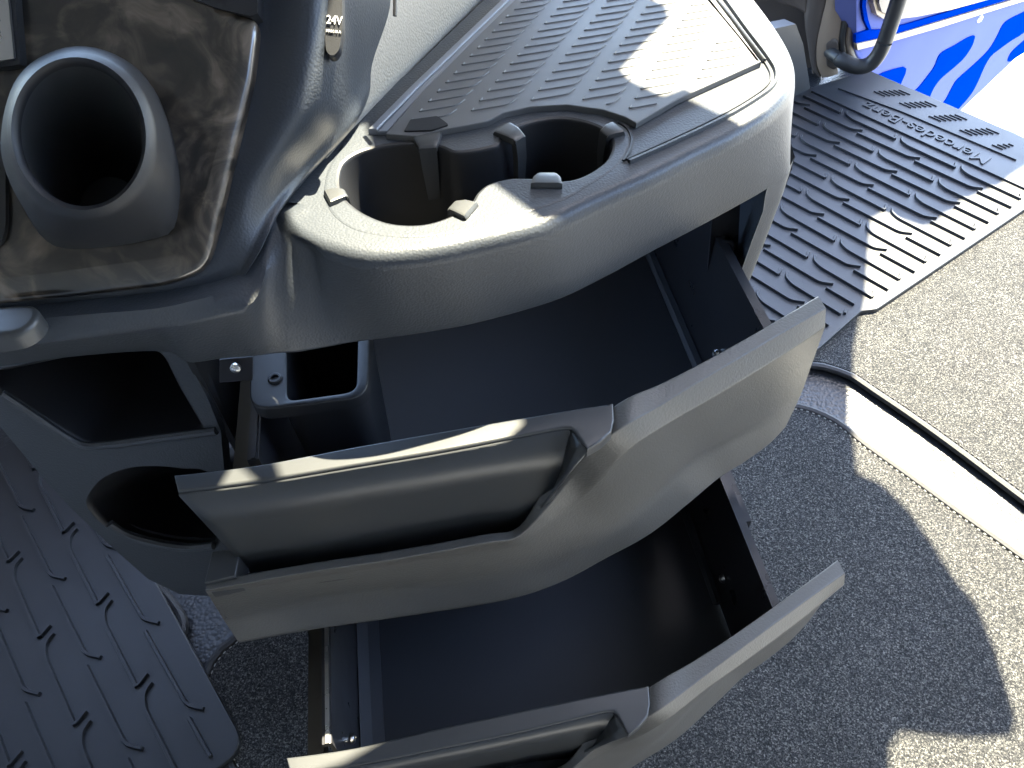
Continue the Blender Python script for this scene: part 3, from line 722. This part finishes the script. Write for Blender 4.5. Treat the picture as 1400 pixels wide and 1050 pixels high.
# ================================================================== DRAWERS
st = [((281, 808), (284, 812), (306, 848), (329, 882)), ((420, 783), (421, 790), (425, 820), (430, 864)), ((540, 765), (542, 772), (548, 805), (555, 846)), ((660, 743), (664, 752), (680, 790), (690, 824)), ((712, 731), (720, 741), (743, 775), (765, 800)), ((772, 665), (787, 685), (815, 735), (830, 765)), ((804, 622), (826, 648), (865, 705), (890, 732)), ((842, 589), (868, 608), (915, 660), (943, 690)), ((900, 556), (920, 575), (955, 625), (985, 655)), ((952, 524), (972, 545), (1000, 600), (1020, 633)), ((1062, 459), (1068, 487), (1055, 570), (1051, 610)), ((1129, 421), (1128, 447), (1095, 540), (1072, 588))]
zt_ = [.49]*5+[.525, .56]+[.585]*5
tb = {7: (843, 552), 8: (905, 523), 9: (960, 495), 10: (1040, 450), 11: (1118, 404)}
def drawer(name, label, T, stretch, zleft, lx, group):
    def mp_(p):
        k = max(0, p.x-.06)
        return Vector((p.x+k*.11*stretch, p.y+k*.045*stretch, p.z))+T
    t = thing(name, label, 'drawer', tuple(Vector((.0, .35, .41))+T), group)
    prof = []
    for i, (s_, z) in enumerate(zip(st, zt_)):
        Tf = G(*s_[0], z); c1 = G(*s_[1], z-.015 if i < 5 else (z-.016)); c2 = G(*s_[2], .43 if i < 5 else .45); Bt = G(*s_[3], .40 if i < 11 else .405)
        if i in tb: Tb = G(*tb[i], z)
        else:
            Tb = Tf+(Vector((-.001, .007, 0)) if i < 5 else Vector((-.010, .006, 0)))
        cm = c1.lerp(c2, .5) 
        Bb = Bt+Vector((-.003, .007, .002))
        Bi = c2.lerp(Bt, .6)+Vector((-.004, .009, 0)); Tbi = Vector((Tb.x, Tb.y+.0, Tb.z-.012))
        ring = [Tb, Tf, c1, cm, c2, Bt, Bb, Bi, Tbi]
        prof.append([mp_(p) for p in ring])
    dense = []
    cols_ = [cat([pr[k] for pr in prof], 6) for k in range(9)]
    for k in range(len(cols_[0])):
        ring = [c[k] for c in cols_]
        dense.append(rounded(ring, [.0018, .0012, .0016 if k > 36 else .004, 0, .012, .006, .002, .002, .002], 4))
    link('front_panel', loft(dense, True, 'fan', 'fan'), M['front'], t, sharp=50)
    # smooth insert: lip, pocket back, pocket floor
    lb = GP([(238, 650), (353, 636), (480, 612), (600, 591), (700, 574), (790, 559), (838, 552)], .586)
    lf = GP([(243, 672), (353, 658), (480, 637), (600, 617), (700, 598), (762, 586), (780, 585)], .586)
    corner = GP([(840, 574), (836, 590), (822, 603), (803, 614), (794, 602), (786, 590)], .586)
    lipP = cat(lb, 4)+corner[:4]+[corner[4], corner[5]]+list(reversed(cat(lf, 4)))
    lipP = [mp_(p) for p in lipP]
    ins = link('handle_insert', slab(lipP, lipP[0].z-.008, lipP[0].z+.0005, .0015), M['insert'], t, sharp=40)
    path = cat(lf, 4)+[corner[5], corner[4], corner[3]]
    low = []
    for p in path:
        q = Vector((p.x+.004, p.y+.012, .455))
        low.append(q)
    endq = [Vector((.022, .266, .462)), Vector((.016, .262, .462)), Vector((.008, .258, .462))]
    low[-3:] = endq; low[-4] = Vector((.020, .270, .462)); low[-5] = low[-5].lerp(low[-4], .5)
    nb = len(path)-3
    for q_ in range(nb):
        f_ = max(0, (path[q_].x-(-.03))/.063); low[q_] = Vector((path[q_].x+.004-.016*f_, path[q_].y+.012-.010*f_, .455))
    pth2 = [path[nb-1]]+path[nb:]; low2 = [low[nb-1]]+low[nb:]
    low2[1:] = [Vector((.018, .269, .475)), Vector((.015, .267, .488)), Vector((.012, .2655, .497))]
    low[nb:] = low2[1:]
    def vwall(A_, B_):
        return loft([[mp_((a-Vector((0, 0, .002))).lerp(b, f)) for a, b in zip(A_, B_)] for f in (0, .33, .66, 1)], False)
    we = link('pocket_end', vwall(pth2, low2), M['insert'], ins, sharp=60); sm = we.modifiers.new('s', 'SOLIDIFY'); sm.thickness = .002; sm.offset = 0
    pb = vwall(path[:nb], low[:nb])
    o = link('pocket_back', pb, M['insert'], ins, sharp=60); sm = o.modifiers.new('s', 'SOLIDIFY'); sm.thickness = .003; sm.offset = 0
    frl = [p+Vector((.0, .006, -.02)) for p in GP([(290, 800), (420, 783), (540, 765), (660, 743), (705, 733)], .49)]
    frl = [Vector((p.x, p.y, .465)) for p in cat(frl, 4)]
    fl2 = [Vector((p.x, p.y-.001, .465)) for p in low[:-3]]
    link('pocket_floor', plate([mp_(p) for p in fl2+list(reversed(frl))], [], thick=.003), M['fine'], ins, smooth=False)
    # low bead inside the pocket along the lip
    bead = cat([p+Vector((0, .016, 0)) for p in GP([(392, 790), (480, 775), (560, 762), (660, 744), (700, 737)], .47)], 5)
    link('pocket_bead', tube([mp_(p) for p in bead], .0018, 6), M['insert'], ins)
    # left flange of the pocket
    fa = [G(243, 671, .584), G(290, 756, .505)+Vector((.0, 0, 0)), G(318, 756, .505), G(308, 797, .482), G(284, 805, .484)]
    fl3 = [mp_(p) for p in [G(291, 755, .492), G(330, 752, .492), G(326, 794, .487), G(284, 803, .487)]]
    link('pocket_flange', slab(fl3, fl3[0].z-.02, fl3[0].z+.002, .0015), M['insert'], ins, sharp=40)
    # drawer box
    d = Vector((-.125, .992, 0)); s = Vector((.992, .125, 0))
    r0 = mp_(G(1044, 449, .57)) if stretch == 0 else G(1054, 826, T.z+.57)
    l0 = G(353, 638, .57) if stretch == 0 else G(454, 1028, T.z+.57)
    r0 = r0-d*.006; l0 = l0+d*.006
    back_r, back_l = r0+d*.38, l0+d*.36
    def backp(x, z):
        pts = []
        for pr in prof:
            A_, B_ = pr[8], pr[7]; f = (A_.z-z)/(A_.z-B_.z); f = max(0, min(1.25, f)); pts.append(A_.lerp(B_, f))
        for a_, b_ in zip(pts, pts[1:]):
            if a_.x <= x <= b_.x: return a_.lerp(b_, (x-a_.x)/max(1e-6, b_.x-a_.x)).y
        return pts[0].y if x < pts[0].x else pts[-1].y
    def side(a, b, sgn):
        zt2 = a.z; out_ = []
        sec_ = [(0, .0), (0, -.124), (.003*sgn, -.124), (.003*sgn, -.006), (.007*sgn, -.006), (.007*sgn, 0)]
        ra = []
        for u, v in sec_:
            p = a+s*u+Vector((0, 0, v)); yy = backp(p.x, p.z)+.001
            if sgn > 0: p = p+d*((yy-p.y)/d.y)
            ra.append(p)
        return loft([ra, [b+s*u+Vector((0, 0, v)) for u, v in sec_]], True, True, True)
    link('side_panel', side(r0, back_r, 1), M['darkmetal'], t, smooth=False)
    sp2 = link('side_panel', side(l0, back_l, -1), M['darkmetal'], t, smooth=False)
    link('back_panel', box((back_r+back_l)/2+Vector((0, 0, -.06)), (back_r-back_l)/2, d*.0015, Vector((0, 0, .06))), M['tray_in'], t, smooth=False)
    zf = r0.z-.125
    xs = [r0.x+(l0.x-.012-r0.x)*k/24 for k in range(25)]
    pf = [Vector((l0.x-.012, l0.y+.01, zf)), l0+d*.36, r0+d*.38]+[Vector((x, backp(x, zf)-.0005, 0)) for x in xs]
    pf = [Vector((p.x, p.y, zf)) for p in pf[1:]]
    link('drawer_floor', plate(pf, [], thick=.003), M['tray_in'], t, smooth=False)
    # cove between floor and sides
    for a, b, sg in ((r0+d*.062, back_r, -1), (l0+d*.01, back_l, 1)):
        a_, b_ = Vector((a.x, a.y, zf)), Vector((b.x, b.y, zf))
        wd = .02 if (sg == 1 and stretch) else .006
        link('floor_edge', loft([[p+s*sg*.001+Vector((0, 0, .012)), p+s*sg*wd*.5+Vector((0, 0, .004)), p+s*sg*wd+Vector((0, 0, .0012)), p+s*sg*wd-Vector((0, 0, .001)), p-Vector((0, 0, .001))] for p in (a_, b_)], True, True, True), M['tray_in'], t, smooth=False)
    # runner outside the left panel
    ro = [(-.010, -.02), (-.022, -.02), (-.022, -.034), (-.010, -.034)]
    link('runner', loft([[p+s*u+Vector((0, 0, v)) for u, v in ro] for p in (l0, back_l)], True, True, True), M['rail'], t, smooth=False)
    link('edge_trim', loft([[p+s*u+Vector((0, 0, v)) for u, v in [(-.0045, .0002), (-.0015, .0002), (-.0015, .0016), (-.0045, .0016)]] for p in (l0, back_l)], True, True, True), M['metal'] if stretch else M['darkmetal'], t, smooth=False)
    ro = [(.010, -.02), (.020, -.02), (.020, -.04), (.010, -.04)]
    link('runner', loft([[p+s*u+Vector((0, 0, v)) for u, v in ro] for p in (r0+d*.09, back_r)], True, True, True), M['darkmetal'], t, smooth=False)
    # screws on the inner faces
    def screw(px, py, base, sg):
        p = onplane(px, py, base+s*sg*.001, s); link('screw', disc(p, s*sg, .0045, [(1, 0), (1, .001), (.8, .0028), (.45, .0036), (.4, .0022), (.1, .0022)], 18), M['metal'], t)
    if stretch == 0: screw(981, 484, r0, -1)
    else:
        screw(989, 791, r0, -1); screw(480, 1010, l0, 1)
    return t
drawer('drawer', 'upper open console drawer with a small black bin hanging in its left end', Vector((0, 0, 0)), 0, 0, 0, 'open drawers of the console')
drawer('drawer', 'lower open drawer pulled out furthest above the carpet, empty with bare dark floor', Vector((.0275, -.1005, -.203)), 1, 0, 0, 'open drawers of the console')

# ---- small bin hanging in the upper drawer
bn = thing('storage_bin', 'small black plastic bin with rounded rim hanging in the left end of the upper drawer', 'bin', (-.13, .36, .46))
zb = .592
op = [(341, 440), (340, 500), (342, 540), (352, 557), (372, 563), (420, 558), (485, 547), (499, 540), (503, 526), (503, 478), (505, 430)]
ip = [(386, 440), (386, 500), (389, 530), (391, 545), (396, 549), (430, 546), (478, 537), (487, 530), (490, 520), (490, 478), (491, 430)]
def close_back(L3, dy):
    return L3
Oo = rounded([G(341, 420, zb), G(341, 562, zb), G(503, 543, zb), G(507, 405, zb)], [.01, .014, .014, .01], 7)
Ii = rounded([G(388, 425, zb), G(389, 550, zb), G(490, 536, zb), G(493, 410, zb)], [.008, .007, .009, .008], 7)
Oo = resample(Oo, 80, True); Ii = nearest_ring(Oo, Ii)
low = [sum(Ii, Vector())/80+(p-sum(Ii, Vector())/80)*.86+Vector((0, 0, -.14)) for p in Ii]
mo = [p+(p-sum(Ii, Vector())/80).normalized()*.003-Vector((0, 0, .004)) for p in Ii]
lowo = [p+(p-sum(low, Vector())/80).normalized()*.003-Vector((0, 0, .003)) for p in low]
link('rim', loft([setz(Oo, zb-.010), setz(Oo, zb-.0012), setz(inset(Oo, .0012), zb), setz(Ii, zb), setz(inset(Ii, .0012), zb-.0012)], True), M['fine'], bn, sharp=50)
link('body', loft([setz(inset(Ii, .0012), zb-.0012), low, [sum(low, Vector())/80 + (p-sum(low, Vector())/80)*.1 for p in low]], True, False, True), M['black'], bn)
link('outer_wall', loft([[Vector((p.x, p.y, zb-.003)) for p in inset(Ii, -.004)], lowo], True, False, True), M['fine'], bn)
link('boss', disc(G(376, 518, zb), Vector((0, 0, 1)), .0045, [(1, -.001), (1, .0008), (.8, .0015), (.55, .0015), (.5, .0002), (.1, .0002)], 20), M['fine'], bn)

# ================================================================== DOOR SIDE
# kick panel and pillar at the front edge of the step mat
pil = thing('door_pillar', 'dark taupe door pillar with rubber seal at the end of the step mat', 'door pillar', tuple(G(1125, 95, 0)))
def vert_plane(pa, pb):
    d = (pb-pa); d.z = 0; d.normalize(); return Vector((d.y, -d.x, 0))
q0 = G(1080, 136, .02); q1 = G(1108, 122, .02); nK = vert_plane(q0, q1)
kp = link('kick_panel', plate([onplane(x, y, q0, nK) for x, y in [(1108, 123), (1104, 96), (1098, 60), (1088, 33), (1036, 44), (1010, 60), (1040, 160)]], [], thick=.03, nrm=nK if nK.y < 0 else -nK), M['rubber'], pil, smooth=False)
nP = Vector((-.25, -.97, 0)).normalized(); pp = G(1118, 108, .0)
def PP(x, y, o=0): return onplane(x, y, pp+nP*o, nP)
def strip2(name, L1_, L2_, o1, o2, m, bulge=.0, parent=pil):
    A_ = cat([PP(x, y, o1) for x, y in L1_], 6); B_ = cat([PP(x, y, o2) for x, y in L2_], 6)
    rings = []
    for f in (0, .2, .4, .6, .8, 1): rings.append([a.lerp(b, f)+nP*bulge*math.sin(math.pi*f) for a, b in zip(A_, B_)])
    o = link(name, loft([[p-nP*.03 for p in rings[0]]]+rings+[[p-nP*.03 for p in rings[-1]]], False), m, parent, sharp=60); return o
strip2('inner_trim', [(1040, -30), (1060, 0), (1100, 18), (1104, 40), (1108, 70), (1110, 100)], [(1100, -30), (1103, 0), (1106, 18), (1108, 40), (1112, 70), (1116, 100)], 0, 0, M['pillar'], .004)
strip2('inner_trim', [(1103, -30), (1103, 0), (1100, 30), (1104, 60), (1110, 92), (1122, 108)], [(1133, -30), (1130, 0), (1124, 30), (1118, 60), (1118, 90), (1124, 108)], .004, .01, M['pillar'], .006)
strip2('pillar_face', [(1131, -30), (1130, 0), (1123, 30), (1117, 60), (1117, 88), (1124, 106)], [(1158, -30), (1155, 0), (1150, 30), (1146, 60), (1144, 88), (1146, 100)], .014, .016, M['tan'], .006)
strip2('seal', [(1156, -30), (1154, 0), (1149, 30), (1145, 55), (1146, 78), (1158, 96)], [(1170, -30), (1166, 0), (1160, 30), (1156, 55), (1158, 76), (1168, 90)], .012, .02, M['seal'], .006)
strip2('frame_edge', [(1166, -30), (1164, 0), (1159, 30), (1155, 55), (1158, 76), (1166, 88)], [(1180, -30), (1177, 0), (1170, 30), (1166, 52), (1170, 72), (1178, 84)], .016, .012, M['tan'], .005)
strip2('frame_edge', [(1179, -30), (1176, 0), (1169, 30), (1165, 52), (1169, 74), (1176, 86)], [(1184, -30), (1180, 0), (1173, 30), (1169, 52), (1173, 72), (1180, 82)], .014, .010, M['reflection_and_edge'], .002)
link('footwell_wall', plate([PP(x, y, -.05) for x, y in [(940, -90), (1150, -90), (1132, 100), (1104, 124), (1030, 150)]], [], thick=.02, nrm=nP), M['pillar'], pil, smooth=False)
sill_ = [G(x, y, 0) for x, y in [(1096, 118), (1108, 100), (1124, 108)]]
hd = link('grab_handle', mesh([], []), None, pil)
hp = cat([PP(x, y, o) for x, y, o in [(1133, 70, .012), (1141, 76, .035), (1155, 85, .055), (1172, 91, .062), (1188, 88, .062), (1200, 76, .062), (1209, 58, .062), (1217, 35, .062), (1226, 8, .062), (1238, -30, .062)]], 8)
link('grip', tube(hp, [.013]*12+[.0165]*(len(hp)-12), 18), M['seal'], hd)
mt_ = rounded([PP(x, y, .022) for x, y in [(1129, 60), (1140, 52), (1146, 56), (1147, 88), (1141, 96), (1130, 90)]], .006, 4)
link('mount', loft([[p-nP*.012 for p in mt_], mt_, [p.lerp(sum(mt_, Vector())/len(mt_), .12)+nP*.002 for p in mt_]], True, True, True), M['pillar'], hd)

# open blue door
dA, dB = G(1305, 158, -.62), G(1400, 68, -.62); nD = vert_plane(dA, dB)
if nD.y > 0: nD = -nD
dr = thing('door', 'open blue cab door with reflections painted on as pale lilac and blue shapes, taupe inner trim', 'door', tuple(dA))
c5 = lambda x, y: (1080+x/4.375, y/4.375)
def PD(x, y, o=0): return onplane(*c5(x, y), dA+nD*o, nD)
def dplate(name, L_, o, m, th=.004, sm=0):
    Pp = [PD(x, y, o) for x, y in L_]
    if sm: Pp = cat(Pp, sm, True)
    c = sum(Pp, Vector())/len(Pp)
    return link(name, plate(Pp, [], thick=th, nrm=nD), m, dr, smooth=False)
dplate('door_skin', [(398, -200), (398, 330), (500, 440), (760, 680), (880, 790), (985, 695), (1400, 300), (2200, -480), (2200, -600), (398, -600)], 0, M['reflection_and_edge'], .05)  # pale colour stands for reflections on the blue paint
dplate('reflection_shape', [(520, 455), (560, 435), (620, 415), (680, 400), (697, 410), (692, 440), (665, 500), (640, 560), (520, 540)], .003, M['bluepaint'], .003)  # blue shapes within the door's reflections, painted on as thin plates
dplate('reflection_shape', [(720, 575), (770, 525), (830, 450), (868, 395), (890, 340), (920, 308), (990, 270), (1060, 228), (1104, 213), (1103, 240), (1085, 285), (1040, 350), (975, 410), (905, 470), (860, 530), (830, 600), (800, 660), (700, 640)], .003, M['bluepaint'], .003, 4)
dplate('reflection_shape', [(900, 645), (935, 595), (985, 500), (1020, 460), (1110, 380), (1190, 300), (1240, 220), (1275, 150), (1320, 112), (1420, 62), (1600, -40), (1640, -20), (1520, 80), (1400, 195), (1330, 240), (1260, 290), (1200, 340), (1160, 410), (1125, 490), (1080, 570), (990, 670), (950, 690)], .003, M['bluepaint'], .003, 3)
dplate('reflection_shape', [(1305, 360), (1325, 315), (1380, 262), (1460, 200), (1480, 230), (1420, 300), (1345, 350), (1315, 368)], .003, M['bluepaint'], .003, 3)
dplate('inner_trim', [(505, -300), (500, 20), (520, 85), (560, 112), (640, 115), (760, 100), (960, 60), (1180, 0), (1600, -150), (1600, -300)], .012, M['tan'], .012)
dplate('inner_trim', [(535, -300), (535, 20), (550, 70), (590, 90), (760, 70), (1000, 20), (1300, -80), (1300, -300)], .020, M['pillar'], .008)
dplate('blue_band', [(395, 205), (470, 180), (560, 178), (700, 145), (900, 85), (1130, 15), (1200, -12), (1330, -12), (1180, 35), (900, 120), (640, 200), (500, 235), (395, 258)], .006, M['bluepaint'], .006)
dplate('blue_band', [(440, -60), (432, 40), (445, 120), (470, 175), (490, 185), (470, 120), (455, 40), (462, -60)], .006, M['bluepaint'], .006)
dplate('trim_strip', [(400, 262), (520, 236), (640, 206), (900, 128), (1180, 45), (1340, 0), (1420, -25), (1440, -5), (1190, 72), (900, 165), (640, 240), (405, 300)], .010, M['tan'], .008)
link('door_screw', disc(PD(1132, 110, .0), nD, .012, [(1, 0), (1, .004), (.6, .008)], 16), M['print'], dr)

# remove placeholder meshes: part roots become empties carrying their own pieces
for o in list(bpy.data.objects):
    if o.type == 'MESH' and len(o.data.vertices) == 0 and o.children:
        kids = list(o.children); nm = o.name.split('.')[0]; par = o.parent
        e = bpy.data.objects.new(nm+'_', None); COL.objects.link(e); e.parent = par
        for k in kids: k.parent = e
        bpy.data.objects.remove(o); e.name = nm
